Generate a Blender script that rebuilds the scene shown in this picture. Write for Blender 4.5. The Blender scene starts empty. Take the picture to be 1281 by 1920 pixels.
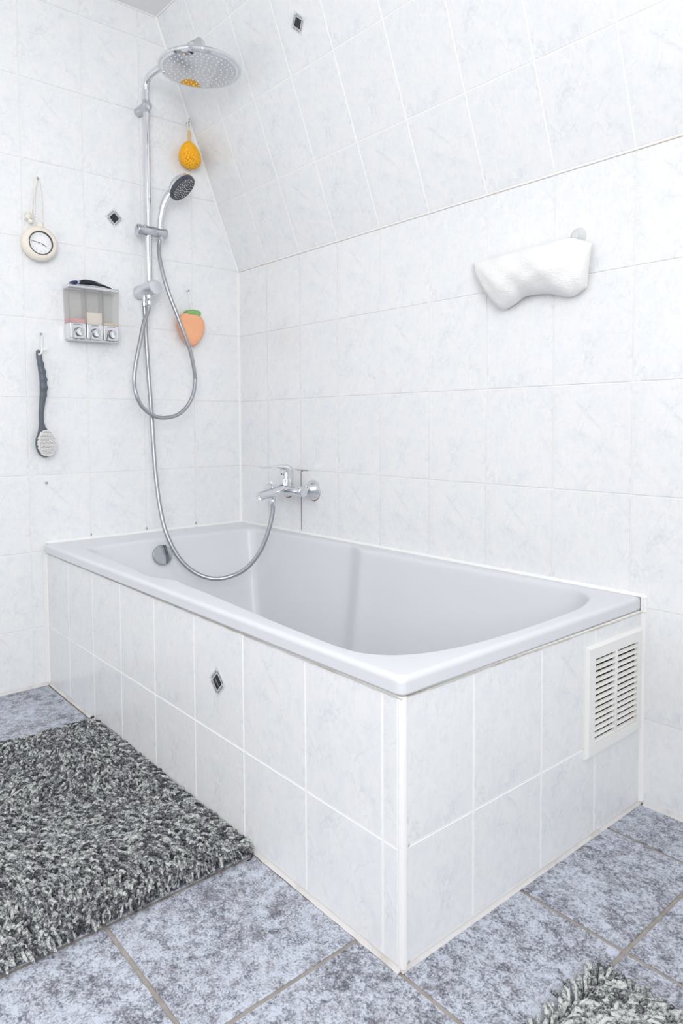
import bpy, bmesh, math, random
import numpy as np
from mathutils import Vector, Matrix

# ------------------------------------------------------------------ camera, world, lights, exposure
S = bpy.context.scene
C = S.collection
cam_d = bpy.data.cameras.new('camera'); cam = bpy.data.objects.new('camera', cam_d); C.objects.link(cam)
cam.location = (2.3572, -1.5086, 0.8526)
cam.rotation_mode = 'XYZ'; cam.rotation_euler = (1.5228, 0.0051, 0.8583)
cam_d.sensor_fit = 'AUTO'; cam_d.sensor_width = 36.0
cam_d.lens = 1315.29 / 1920 * 36.0
cam_d.shift_x = 0.0; cam_d.shift_y = -(960 - 858.22) / 1920
cam_d.clip_start = 0.02
S.camera = cam

w = bpy.data.worlds.new('world'); S.world = w; w.use_nodes = True
w.node_tree.nodes['Background'].inputs[0].default_value = (0.85, 0.9, 1.0, 1)
w.node_tree.nodes['Background'].inputs[1].default_value = 0.3

def area(name, loc, rot, sx, sy, power, color=(1, 1, 1)):
    d = bpy.data.lights.new(name, 'AREA'); d.shape = 'RECTANGLE'; d.size = sx; d.size_y = sy
    d.energy = power; d.color = color
    o = bpy.data.objects.new(name, d); C.objects.link(o); o.location = loc; o.rotation_euler = rot
    return o
area('overhead_fill_light', (2.2, -1.5, 2.27), (0, 0, 0), 1.0, .8, 6.0, (1.0, 0.99, 0.98))  # unseen light from above, added for soft shadows under things
area('rear_fill_light', (1.05, -2.68, 1.5), (math.radians(90), 0, 0), 1.28, 1.28, 9, (0.985, 0.99, 1.0))  # unseen area light added behind the camera to lift the facing surfaces
area('side_key_light', (3.08, -2.0, 1.5), (0, math.radians(90), 0), 1.24, 1.24, 51, (0.985, 0.99, 1.0))  # main area light, added out of view to the right

S.view_settings.view_transform = 'Standard'
S.view_settings.look = 'None'
S.view_settings.exposure = -0.27
S.view_settings.gamma = 1.0
S.view_settings.use_curve_mapping = False

random.seed(7); rng = np.random.default_rng(7)
PI = math.pi
CEIL = 2.295
SL = 1.1995                      # pitch of the sloping wall
ROWS = [0.0, 0.1939, 0.4421, 0.6910, 0.9423, 1.1959, 1.4474, 1.6945, 1.9463, 2.2000, CEIL]

# ------------------------------------------------------------------ material helpers
def M(name, color=(.8, .8, .8), rough=.5, metal=0., spec=.5, coat=0., trans=0., ior=1.45, alpha=1.):
    m = bpy.data.materials.new(name); m.use_nodes = True
    b = m.node_tree.nodes['Principled BSDF']
    b.inputs['Base Color'].default_value = (*color, 1)
    b.inputs['Roughness'].default_value = rough
    b.inputs['Metallic'].default_value = metal
    b.inputs['Specular IOR Level'].default_value = spec
    b.inputs['Coat Weight'].default_value = coat
    b.inputs['Transmission Weight'].default_value = trans
    b.inputs['IOR'].default_value = ior
    b.inputs['Alpha'].default_value = alpha
    return m
class G:
    """tiny node-graph builder"""
    def __init__(s, m): s.t = m.node_tree; s.b = s.t.nodes['Principled BSDF']
    def n(s, k, **kw):
        n = s.t.nodes.new(k)
        for a, v in kw.items(): setattr(n, a, v)
        return n
    def l(s, a, b): s.t.links.new(a, b)
    def tc(s, out='Object'): return s.n('ShaderNodeTexCoord').outputs[out]
    def mp(s, v, scale=(1, 1, 1), loc=None):
        n = s.n('ShaderNodeMapping'); s.l(v, n.inputs['Vector']); n.inputs['Scale'].default_value = scale
        if loc is not None: s.l(loc, n.inputs['Location'])
        return n.outputs[0]
    def noise(s, v, scale, detail=3, rough=.55, dist=0.):
        n = s.n('ShaderNodeTexNoise'); s.l(v, n.inputs['Vector'])
        n.inputs['Scale'].default_value = scale; n.inputs['Detail'].default_value = detail
        n.inputs['Roughness'].default_value = rough; n.inputs['Distortion'].default_value = dist
        return n.outputs['Fac']
    def ramp(s, f, stops):
        n = s.n('ShaderNodeValToRGB'); s.l(f, n.inputs[0]); e = n.color_ramp.elements
        while len(e) < len(stops): e.new(.5)
        for x, (p, c) in zip(e, stops):
            x.position = p; x.color = (*c, 1) if isinstance(c, tuple) else (c, c, c, 1)
        return n.outputs[0]
    def math(s, op, a, b=None):
        n = s.n('ShaderNodeMath', operation=op)
        for i, v in enumerate((a, b)):
            if v is None: continue
            if isinstance(v, (int, float)): n.inputs[i].default_value = v
            else: s.l(v, n.inputs[i])
        return n.outputs[0]
    def mix(s, f, a, b):
        n = s.n('ShaderNodeMix', data_type='RGBA')
        for i, v in ((0, f), (6, a), (7, b)):
            if isinstance(v, (int, float)): n.inputs[i].default_value = v
            elif isinstance(v, tuple): n.inputs[i].default_value = (*v, 1)
            else: s.l(v, n.inputs[i])
        return n.outputs[2]
    def bump(s, h, strength, dist=.001):
        n = s.n('ShaderNodeBump'); s.l(h, n.inputs['Height'])
        n.inputs['Strength'].default_value = strength; n.inputs['Distance'].default_value = dist
        s.l(n.outputs[0], s.b.inputs['Normal'])

def tile_material():
    m = M('marbled_wall_tile_glaze', (.87, .885, .905), .16, spec=.5); g = G(m)
    oi = g.n('ShaderNodeObjectInfo')
    k = g.math('MULTIPLY', g.math('FLOOR', g.math('MULTIPLY', oi.outputs['Random'], 4.0)), 3.71)
    cb = g.n('ShaderNodeCombineXYZ')
    for i in range(3): g.l(k, cb.inputs[i])
    add = g.n('ShaderNodeVectorMath', operation='ADD'); g.l(g.tc(), add.inputs[0]); g.l(cb.outputs[0], add.inputs[1])
    v = add.outputs[0]
    a = g.noise(g.mp(v, (1, .5, 1)), 32, 5, .56, .8)
    vein = g.ramp(g.math('ABSOLUTE', g.math('SUBTRACT', a, .5)), [(0.0, 1.0), (.012, .55), (.038, 0.0)])
    patch = g.ramp(g.noise(v, 17, 3, .6, .4), [(.43, 0.0), (.66, 1.0)])
    fine = g.ramp(g.noise(g.mp(v, (1.6, .8, 1)), 60, 4, .65, 1.2), [(.45, 0.0), (.8, 1.0)])
    blot = g.ramp(g.noise(v, 24, 5, .65, .8), [(.42, 0.0), (.78, 1.0)])
    c = g.mix(g.math('MULTIPLY', blot, .9), (.90, .905, .905), (.825, .847, .88))
    c = g.mix(g.math('MULTIPLY', fine, .42), c, (.73, .765, .815))
    c = g.mix(g.math('MULTIPLY', g.math('MULTIPLY', vein, patch), .42), c, (.58, .615, .67))
    g.l(c, g.b.inputs['Base Color'])
    g.bump(g.noise(v, 30, 2), .05, .0006)
    return m

def grout_material(name, c1, c2, scale=9, lo=.5, hi=.75):
    m = M(name, c1, .75); g = G(m); v = g.tc()
    f = g.ramp(g.noise(v, scale, 4, .7), [(lo, 0.0), (hi, 1.0)])
    g.l(g.mix(f, c1, c2), g.b.inputs['Base Color'])
    g.bump(g.noise(v, 400, 2), .25, .0006)
    return m

def floor_material():
    m = M('mottled_blue_grey_floor_tile', (.6, .63, .7), .42, spec=.4); g = G(m)
    oi = g.n('ShaderNodeObjectInfo'); k = g.math('MULTIPLY', oi.outputs['Random'], 37.0)
    cb = g.n('ShaderNodeCombineXYZ')
    for i in range(3): g.l(k, cb.inputs[i])
    add = g.n('ShaderNodeVectorMath', operation='ADD'); g.l(g.tc(), add.inputs[0]); g.l(cb.outputs[0], add.inputs[1])
    v = add.outputs[0]
    big = g.noise(v, 13, 3, .6, .5)
    mid = g.noise(v, 55, 7, .74, .5)
    fin = g.noise(v, 260, 4, .72, .2)
    s = g.math('ADD', g.math('ADD', g.math('MULTIPLY', big, .28), g.math('MULTIPLY', mid, .68)), g.math('MULTIPLY', fin, .69))
    c = g.ramp(g.math('MULTIPLY', s, .61), [(.405, (.10, .103, .122)), (.465, (.25, .257, .30)), (.505, (.44, .465, .535)), (.56, (.60, .645, .735))])
    tint = g.ramp(g.noise(v, 38, 4, .7), [(.5, 0.0), (.7, 1.0)])
    c = g.mix(g.math('MULTIPLY', tint, .35), c, (.30, .265, .275))
    g.l(c, g.b.inputs['Base Color'])
    g.bump(mid, .2, .0015)
    return m

TILE = tile_material()
GROUT = grout_material('cream_white_wall_grout', (.96, .955, .945), (.84, .78, .68), 5, .62, .95)
SILICONE = grout_material('white_silicone_bead', (.92, .92, .91), (.86, .80, .68), 5, .62, .85)
SEAL = grout_material('stained_cream_sealant', (.83, .81, .75), (.50, .43, .30), 14, .48, .8)
FLOORSEAL = grout_material('grey_white_floor_bead', (.72, .70, .69), (.50, .47, .43), 14, .5, .8)
FLOORT = floor_material()
FGROUT = grout_material('brown_grey_floor_grout', (.385, .35, .315), (.28, .255, .23), 40, .4, .7)
PLASTER = M('white_ceiling_paint', (.9, .9, .9), .8)
ACRYL = M('pale_grey_bath_acrylic', (.745, .757, .79), .3, spec=.5)
CHROME = M('polished_chrome', (.74, .755, .78), .05, 1.)
MIRROR = M('mirror_spray_face', (.62, .63, .66), .03, 1.)
SATIN = M('satin_chrome_plastic', (.56, .57, .60), .2, 1.)
HOSEM = M('silver_hose', (.43, .44, .47), .34, .95)
WPLAST = M('white_plastic', (.90, .90, .89), .35)
VENTM = M('warm_white_vent_plastic', (.88, .875, .85), .4)
DUST = grout_material('dusty_white_louvre', (.87, .86, .83), (.76, .70, .63), 16, .5, .85)
DARK = M('matt_black', (.02, .02, .022), .9)
GREYP = M('slate_grey_plastic', (.115, .135, .16), .33)
CREAM = M('cream_clock_plastic', (.86, .80, .70), .35)
RUBBER = M('white_rubber_nozzle', (.93, .93, .93), .5)

# ------------------------------------------------------------------ geometry helpers: every one returns (verts, faces)
def join(*parts):
    V, F = [], []
    for v, f in parts:
        k = len(V); V += [tuple(map(float, p)) for p in v]; F += [tuple(i + k for i in q) for q in f]
    return V, F
def frame(d):
    d = Vector(d).normalized()
    a = Vector((0, 0, 1)) if abs(d.z) < .9 else Vector((1, 0, 0))
    u = d.cross(a).normalized(); return u, d.cross(u).normalized(), d
def bm_out(bm):
    bm.verts.ensure_lookup_table(); bm.verts.index_update()
    r = [tuple(v.co) for v in bm.verts], [tuple(v.index for v in f.verts) for f in bm.faces]
    bm.free(); return r
def box(c, s, bev=0., seg=2, rot=None):
    bm = bmesh.new(); bmesh.ops.create_cube(bm, size=1.0)
    bmesh.ops.scale(bm, vec=s, verts=bm.verts)
    if bev: bmesh.ops.bevel(bm, geom=bm.edges[:], offset=bev, segments=seg, affect='EDGES', profile=.5)
    if rot is not None: bmesh.ops.rotate(bm, cent=(0, 0, 0), matrix=rot, verts=bm.verts)
    bmesh.ops.translate(bm, vec=c, verts=bm.verts)
    return bm_out(bm)
def lathe(prof, o, axis, n=40):
    u, v, d = frame(axis); o = Vector(o); V, F = [], []
    for r, h in prof:
        for i in range(n):
            a = 2 * PI * i / n; V.append(o + d * h + (u * math.cos(a) + v * math.sin(a)) * r)
    for j in range(len(prof) - 1):
        for i in range(n):
            a, b = j * n + i, j * n + (i + 1) % n; F.append((a, b, b + n, a + n))
    if prof[0][0] > 1e-6: F.append(tuple(range(n))[::-1])
    if prof[-1][0] > 1e-6: F.append(tuple((len(prof) - 1) * n + i for i in range(n)))
    return [tuple(p) for p in V], F
def cyl(a, b, r, r2=None, n=24, bev=0.):
    a, b = Vector(a), Vector(b); L = (b - a).length; r2 = r if r2 is None else r2
    p = [(r, 0), (r2, L)] if not bev else [(r - bev, 0), (r - bev * .3, bev * .3), (r, bev), (r2, L - bev), (r2 - bev * .3, L - bev * .3), (r2 - bev, L)]
    return lathe(p, a, b - a, n)
def spline(pts, k=8, closed=False):
    P = [Vector(p) for p in pts]; n = len(P); out = []
    rngi = range(n if closed else n - 1)
    for i in rngi:
        if closed: a, b, c, d = P[(i - 1) % n], P[i], P[(i + 1) % n], P[(i + 2) % n]
        else: a, b, c, d = P[max(i - 1, 0)], P[i], P[i + 1], P[min(i + 2, n - 1)]
        for j in range(k):
            t = j / k
            out.append(.5 * ((2 * b) + (c - a) * t + (2 * a - 5 * b + 4 * c - d) * t * t + (3 * b - a - 3 * c + d) * t ** 3))
    if not closed: out.append(P[-1])
    return out
def tube(pts, r, n=10, cap=True, flat=None):
    P = [Vector(p) for p in pts]; m = len(P); R = r if hasattr(r, '__len__') else [r] * m
    V, F = [], []; u = None
    for i in range(m):
        t = (P[min(i + 1, m - 1)] - P[max(i - 1, 0)]).normalized()
        if u is None: u = frame(t)[0]
        u = (u - t * u.dot(t)).normalized(); v = t.cross(u)
        for j in range(n):
            a = 2 * PI * j / n; V.append(P[i] + (u * math.cos(a) + v * math.sin(a)) * R[i])
    for i in range(m - 1):
        for j in range(n):
            a, b = i * n + j, i * n + (j + 1) % n; F.append((a, b, b + n, a + n))
    if cap: F.append(tuple(range(n))[::-1]); F.append(tuple((m - 1) * n + j for j in range(n)))
    return [tuple(p) for p in V], F
def ball(c, r, n=16, s=(1, 1, 1)):
    V, F = lathe([(max(r * math.sin(PI * i / n), 1e-5 if i in (0, n) else 0), -r * math.cos(PI * i / n)) for i in range(n + 1)], (0, 0, 0), (0, 0, 1), 2 * n)
    return [(c[0] + p[0] * s[0], c[1] + p[1] * s[1], c[2] + p[2] * s[2]) for p in V], F
def prism(poly, o, u, v, n, h, bev=0.):
    """convex or concave 2-D outline poly in axes u, v pushed out along n by h, upper edge chamfered by bev"""
    o, u, v, n = map(Vector, (o, u, v, n)); k = len(poly)
    rings = [(poly, 0.0), (poly, h)] if not bev else [(poly, 0.0), (poly, h - bev), (inset(poly, bev), h)]
    V = [o + u * p[0] + v * p[1] + n * z for q, z in rings for p in q]; F = []
    for j in range(len(rings) - 1):
        for i in range(k):
            a, b = j * k + i, j * k + (i + 1) % k; F.append((a, b, b + k, a + k))
    F.append(tuple((len(rings) - 1) * k + i for i in range(k))); F.append(tuple(range(k))[::-1])
    return [tuple(p) for p in V], F
def inset(poly, d):
    out = []; k = len(poly)
    for i in range(k):
        p0, p1, p2 = (np.array(poly[(i + j - 1) % k], float) for j in range(3))
        e1 = (p1 - p0) / np.linalg.norm(p1 - p0); e2 = (p2 - p1) / np.linalg.norm(p2 - p1)
        n1, n2 = np.array([-e1[1], e1[0]]), np.array([-e2[1], e2[0]])
        b = n1 + n2; q = b / max(np.dot(b, b) / 2, 1e-6)
        out.append(tuple(p1 + q * d))
    return out
def clip(poly, a, b, c):
    """keep a*x + b*y <= c"""
    out = []; k = len(poly)
    for i in range(k):
        p, q = poly[i], poly[(i + 1) % k]; fp, fq = a * p[0] + b * p[1] - c, a * q[0] + b * q[1] - c
        if fp <= 0: out.append(p)
        if fp * fq < 0: t = fp / (fp - fq); out.append((p[0] + (q[0] - p[0]) * t, p[1] + (q[1] - p[1]) * t))
    return out

# ------------------------------------------------------------------ object helpers
def link_mesh(name, me, parent=None):
    o = bpy.data.objects.new(name, me); C.objects.link(o)
    if parent is not None:
        o.parent = parent
        o.matrix_parent_inverse = Matrix.Translation(-parent.location) if parent.parent is None else Matrix.Identity(4)
    return o
def mesh(name, vf, mat, sharp=35):
    me = bpy.data.meshes.new(name); me.from_pydata(vf[0], [], vf[1]); me.update()
    bm = bmesh.new(); bm.from_mesh(me); bmesh.ops.recalc_face_normals(bm, faces=bm.faces); bm.to_mesh(me); bm.free()
    for m in (mat if isinstance(mat, (list, tuple)) else [mat]): me.materials.append(m)
    me.polygons.foreach_set('use_smooth', [True] * len(me.polygons))
    if sharp: me.set_sharp_from_angle(angle=math.radians(sharp))
    return me
def part(name, vf, mat, parent=None, label=None, kind=None, sharp=35):
    o = link_mesh(name, mesh(name, vf, mat, sharp), parent)
    if label: o['label'] = label
    if kind: o['kind'] = kind
    return o
def thing(name, label, cat, loc, group=None):
    o = bpy.data.objects.new(name, None); C.objects.link(o); o.location = loc; o.empty_display_size = .03
    bpy.context.view_layer.update()
    o['label'] = label; o['category'] = cat
    if group: o['group'] = group
    return o
def tagged(name, vf, mat, label, cat, sharp=35):
    o = part(name, vf, mat, None, label, None, sharp); o['category'] = cat; return o
def struct(name, vf, mat, label=None, sharp=35):
    o = part(name, vf, mat, None, label, 'structure', sharp); return o

# ------------------------------------------------------------------ the room shell
T = .0008                                                           # how far tiles stand proud of the grout
WL = struct('wall_left', box((-.0516, -1.375, 1.19), (.1, 2.75, 2.38)), GROUT)
WB = struct('wall_back', box((1.5, .0516, .755), (3.2, .1, 1.51)), GROUT)
slope_dir = Vector((0, -math.cos(SL), math.sin(SL))); slope_nrm = Vector((0, -math.sin(SL), -math.cos(SL)))
sc_ = Vector((1.5, 0, ROWS[6])) + slope_dir * .46 - slope_nrm * (.05 + T)
WS = struct('wall_slope', box((0, 0, 0), (3.2, 1.0, .1)), GROUT)
WS.matrix_world = Matrix.Translation(sc_) @ Matrix(((1, 0, 0), tuple((0, slope_dir.y, -slope_nrm.y)), tuple((0, slope_dir.z, -slope_nrm.z)))).to_4x4()
bpy.context.view_layer.update()
struct('ceiling', box((1.5, -1.4, CEIL + .05), (3.3, 2.75, .1)), PLASTER)
struct('wall_rear', join(box((1.5, -2.75, .425), (3.3, .1, .85)), box((1.5, -2.75, 2.225), (3.3, .1, .15)), box((.125, -2.75, 1.5), (.55, .1, 1.3)), box((2.425, -2.75, 1.5), (1.45, .1, 1.3))), M('pale_rear_wall_paint', (.78, .78, .78), .7))
w2 = struct('added_rear_window', join(box((1.05, -2.74, .88), (1.3, .06, .06)), box((1.05, -2.74, 2.12), (1.3, .06, .06)), box((.43, -2.74, 1.5), (.06, .06, 1.18)), box((1.67, -2.74, 1.5), (.06, .06, 1.18))), WPLAST)  # unseen window frame added as a setting for the rear light
part('pane', box((1.05, -2.75, 1.5), (1.18, .006, 1.18)), M('added_rear_pane_glass', (1, 1, 1), 0, trans=1), w2)
struct('added_dark_slab', box((2.3, -2.69, 1.0), (.82, .04, 2.0), .005), M('dark_reflection_slab', (.06, .045, .035), .4))  # unseen dark slab added so the chrome has something dark to reflect
FLOOR = struct('floor', box((1.5, -1.35, -.0525), (3.3, 2.9, .1)), FGROUT)
# right wall out of frame; its window opening is added to place the light
struct('wall_right', join(box((3.15, -1.35, .375), (.1, 2.9, .75)), box((3.15, -1.35, 2.2), (.1, 2.9, .2)),
       box((3.15, -.65, 1.425), (.1, 1.38, 1.35)), box((3.15, -2.73, 1.425), (.1, .14, 1.35))), PLASTER)
win = struct('added_side_window', join(box((3.14, -2.00, .78), (.06, 1.32, .06)), box((3.14, -2.00, 2.07), (.06, 1.32, .06)),
       box((3.14, -1.37, 1.425), (.06, .06, 1.23)), box((3.14, -2.63, 1.425), (.06, .06, 1.23))), WPLAST)  # unseen window frame added round the side light
part('pane', box((3.15, -2.00, 1.425), (.006, 1.2, 1.23)), M('added_side_pane_glass', (1, 1, 1), 0, trans=1), win)

# ------------------------------------------------------------------ tiles
tile_cache = {}
JO = .0018
def tile(poly, o, u, v, n, parent, mat, thick=T, bev=.0005, name='tile', jo=JO):
    """one tile: outline poly (u, v metres from the plane's origin) minus half a joint on every side"""
    poly = inset(poly, jo)
    x0 = min(p[0] for p in poly); y0 = min(p[1] for p in poly)
    loc_poly = tuple((round(p[0] - x0, 4), round(p[1] - y0, 4)) for p in poly)
    key = (loc_poly, mat.name, thick)
    if key not in tile_cache:
        tile_cache[key] = mesh(name, prism(loc_poly, (0, 0, 0), (1, 0, 0), (0, 1, 0), (0, 0, 1), thick, bev), mat, 25)
    ob = bpy.data.objects.new(name, tile_cache[key]); C.objects.link(ob)
    u, v, n = map(Vector, (u, v, n)); p = Vector(o) + u * x0 + v * y0 - n * thick
    mw = Matrix((u, v, n)).transposed().to_4x4(); mw.translation = p
    ob.parent = parent; ob.matrix_parent_inverse = parent.matrix_world.inverted(); ob.matrix_basis = mw
    return ob
rect = lambda a, b, c, d: [(a, c), (b, c), (b, d), (a, d)]

# back (long) wall, plane y = 0, u = +x, v = +z, n = -y
XC = [.004, .1914, .3918, .5939, .7943, .9957, 1.1982, 1.3995, 1.5992, 1.800, 2.0005, 2.201, 2.4015, 2.602, 2.8025, 3.0]
RB = [.006] + ROWS[1:6] + [ROWS[6] - .001]
for i in range(len(XC) - 1):
    for j in range(6):
        if XC[i + 1] < 1.60 and RB[j + 1] < .46: continue            # hidden behind the bath
        tile(rect(XC[i], XC[i + 1], RB[j], RB[j + 1]), (0, 0, 0), (1, 0, 0), (0, 0, 1), (0, -1, 0), WB, TILE)
# sloping wall, u = +x, v up the slope
SR = [.003, .2523, .5037, .7545, .9075]
for i in range(len(XC) - 1):
    for j in range(4):
        tile(rect(XC[i], XC[i + 1], SR[j], SR[j + 1]), (0, 0, ROWS[6]), (1, 0, 0), slope_dir, slope_nrm, WS, TILE)
# left wall, plane x = 0, u = +y, v = +z, n = +x
YC = [-.003, -.2027, -.4001, -.6024, -.7988, -.9995, -1.200, -1.4005, -1.601, -1.8015]
RL = [.006] + ROWS[1:10] + [CEIL - .002]
for i in range(len(YC) - 1):
    for j in range(10):
        if YC[i + 1] > -.74 and RL[j + 1] < .46: continue
        a, b = YC[i + 1], YC[i]
        cells = [(a, b)]
        if a < -.7585 < b and RL[j + 1] < .46: cells = [(a, -.7605)]
        for a, b in cells:
            p = rect(a, b, RL[j], RL[j + 1])
            p = clip(p, math.sin(SL), math.cos(SL), ROWS[6] * math.cos(SL) - .003)   # cut under the slope
            if len(p) > 2: tile(p, (0, 0, 0), (0, 1, 0), (0, 0, 1), (1, 0, 0), WL, TILE)
# floor tiles
FX, FY, FP = 1.8265, -.4512, .305
for i in range(-6, 5):
    for j in range(-6, 2):
        x0, x1, y0, y1 = FX + i * FP, FX + (i + 1) * FP, FY + j * FP, FY + (j + 1) * FP
        x0, x1, y0, y1 = max(x0, .004), min(x1, 3.09), max(y0, -2.69), min(y1, -.003)
        if x1 - x0 < .03 or y1 - y0 < .03: continue
        if x1 < 1.58 and y0 > -.72: continue                          # under the bath
        tile(rect(x0, x1, y0, y1), (0, 0, 0), (1, 0, 0), (0, 1, 0), (0, 0, 1), FLOOR, FLOORT, .0022, .0012, jo=.0038)

# ------------------------------------------------------------------ the tiled bath surround
LF, LB, DL, DR = 1.6186, 1.6287, -.7499, -.7548
PF0, PF1 = Vector((0, DL, 0)), Vector((LF, DR, 0)); PS1 = Vector((LB, 0, 0))
uf = (PF1 - PF0).normalized(); nf = uf.cross(Vector((0, 0, 1)))
us = (PS1 - PF1).normalized(); ns = us.cross(Vector((0, 0, 1)))
LIPB = .4385
def slab(p, q, n, z0, z1, th):
    u = (q - p); L = u.length; u = u / L
    return prism(rect(0, L, z0, z1), p - n * th, u, (0, 0, 1), n, th - T)
WF = struct('wall_front', slab(PF0 + uf * .0, PF1 - uf * .002, nf, .0, LIPB - .002, .02), GROUT)
WE = struct('wall_end', slab(PF1 + us * .022, PS1, ns, .0, LIPB - .002, .02), GROUT)
bpy.context.view_layer.update()
FC = [.003, .1887, .3848, .5775, .7785, .9769, 1.1769, 1.3812, 1.5796, LF - .005]
for i in range(len(FC) - 1):
    for a, b in ((.007, ROWS[1] + .001), (ROWS[1] + .001, LIPB - .004)):
        tile(rect(FC[i], FC[i + 1], a, b), PF0, uf, (0, 0, 1), nf, WF, TILE, jo=.0023)
LS = (PS1 - PF1).length
SCOL = [.011, .174, .3725, .562, LS - .004]
for i in range(len(SCOL) - 1):
    for a, b in ((.007, ROWS[1] + .001), (ROWS[1] + .001, LIPB - .004)):
        tile(rect(SCOL[i], SCOL[i + 1], a, b), PF1, us, (0, 0, 1), ns, WE, TILE, jo=.0023)

# trims: quarter-round post, silicone and grout beads
def bead(p, q, a, b, r, concave=True, seg=4, wob=0.):
    """filler along p-q in the corner between directions a and b"""
    p, q, a, b = map(Vector, (p, q, a, b)); V, F = [], []
    m = max(2, int((q - p).length / .02)) if wob else 2
    for i in range(m):
        t = i / (m - 1); o = p.lerp(q, t); k = 1 + (random.uniform(-wob, wob) if wob else 0)
        ring = [o]
        for s in range(seg + 1):
            ang = PI / 2 * s / seg
            if concave: d = a * (1 - math.sin(ang) * .82) + b * (1 - math.cos(ang) * .82)
            else: d = a * math.cos(ang) + b * math.sin(ang)
            if concave: d = a * max(0, 1 - math.sin(ang)) + b * max(0, 1 - math.cos(ang)) + (a + b) * .12 * math.sin(2 * ang)
            ring.append(o + d * r * k)
        V += ring
    n = seg + 2
    for i in range(m - 1):
        for j in range(n):
            c, d = i * n + j, i * n + (j + 1) % n; F.append((c, d, d + n, c + n))
    F.append(tuple(range(n))); F.append(tuple((m - 1) * n + j for j in range(n)))
    return [tuple(x) for x in V], F
X, Y, Z = Vector((1, 0, 0)), Vector((0, 1, 0)), Vector((0, 0, 1))
RIM = .468
po = PF1 + nf * .0008 - uf * .004
struct('trim_1', join(prism([(.0, .0)] + [(.0095 * math.sin(a), .0095 - .0095 * math.cos(a)) for a in np.linspace(0, PI / 2, 7)] + [(.0, .0095)],
       po + Z * .004, uf, us, Z, LIPB - .006)), WPLAST)
struct('trim_2', bead((0, 0, RIM), (0, 0, ROWS[6] - .003), X, -Y, .0075), SILICONE)
struct('trim_3', bead((0, 0, ROWS[6]), Vector((0, 0, ROWS[6])) + slope_dir * .909, X, slope_nrm, .0055, wob=.1), SILICONE)
struct('trim_4', bead((.004, 0, RIM - .001), (LB + .004, 0, RIM - .001), -Y, Z, .0068, wob=.08), SILICONE)
struct('trim_5', bead((0, -.004, RIM - .001), (0, -.752, RIM - .001), X, Z, .0068, wob=.08), SILICONE)
struct('trim_6', join(bead(PF0 + Z * .4345 + nf * -.001, PF1 + Z * .4345 + nf * -.001, nf, -Z, .0032, False, wob=.2)), SEAL)
struct('trim_7', join(bead(PF1 + Z * .4345 + ns * -.001, PS1 + Z * .4345 + ns * -.001, ns, -Z, .0036, False, wob=.25)), SEAL)
struct('trim_8', bead(PF0 + Z * .0002, PF1 + Z * .0002, nf, Z, .0062, wob=.12), FLOORSEAL)
struct('trim_9', bead(PF1 + Z * .0002, PS1 + Z * .0002, ns, Z, .0055, wob=.12), FLOORSEAL)
struct('trim_10', join(bead(PS1 + Z * .004, PS1 + Z * (RIM + .003), ns, -Y, .0075), ball(PS1 + ns * .0055 + Z * (RIM - .001) - Y * .0005, .0055, 8), cyl(PS1 + ns * .0055 + Z * (LIPB - .004), PS1 + ns * .0055 + Z * (RIM - .001), .0052)), SILICONE)
struct('trim_11', bead((LB + .01, 0, .0002), (3.09, 0, .0002), -Y, Z, .009, wob=.12), FLOORSEAL)
struct('trim_12', bead((0, DL - .006, .0002), (0, -2.6, .0002), X, Z, .008, wob=.12), FLOORSEAL)
struct('trim_13', bead(PF0 + Z * .004, PF0 + Z * LIPB, nf, X, .005), SILICONE)
struct('trim_14', bead((0.003, -.3295, CEIL), (3.0, -.3295, CEIL), -Y, -Z, .0035), SILICONE)
struct('trim_16', tube([(x, -.0003, ROWS[6] - .0004) for x in np.linspace(.01, 3.0, 60)], .0017, 6), grout_material('cream_slope_joint', (.90, .88, .84), (.80, .66, .47), 2.2, .52, .72))
struct('trim_15', bead((0, -.33, CEIL), (0, -2.6, CEIL), X, -Z, .0035), SILICONE)

# a dark crack in the joint under the mixer
CRACK = M('dark_joint_crack', (.16, .12, .085), .9)
part('grout_crack', join(box((.3918, -.0003 + -.0006, .5825), (.0011, .0012, .205)), box((.395, -.0009, .6905), (.075, .0012, .0010)), ball((.3985, -.0012, .6885), .0026, 6)), CRACK, WB, 'dark crack in the grout under the mixer')
for yy, z0 in ((-.4001, .480), (-.6024, .480), (-.2027, .480)):
    part('grout_stain', box((.0009, yy, z0 + .0015), (.0012, .0018, .008)), CRACK, WL, 'brown spot at the foot of a joint')

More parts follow.
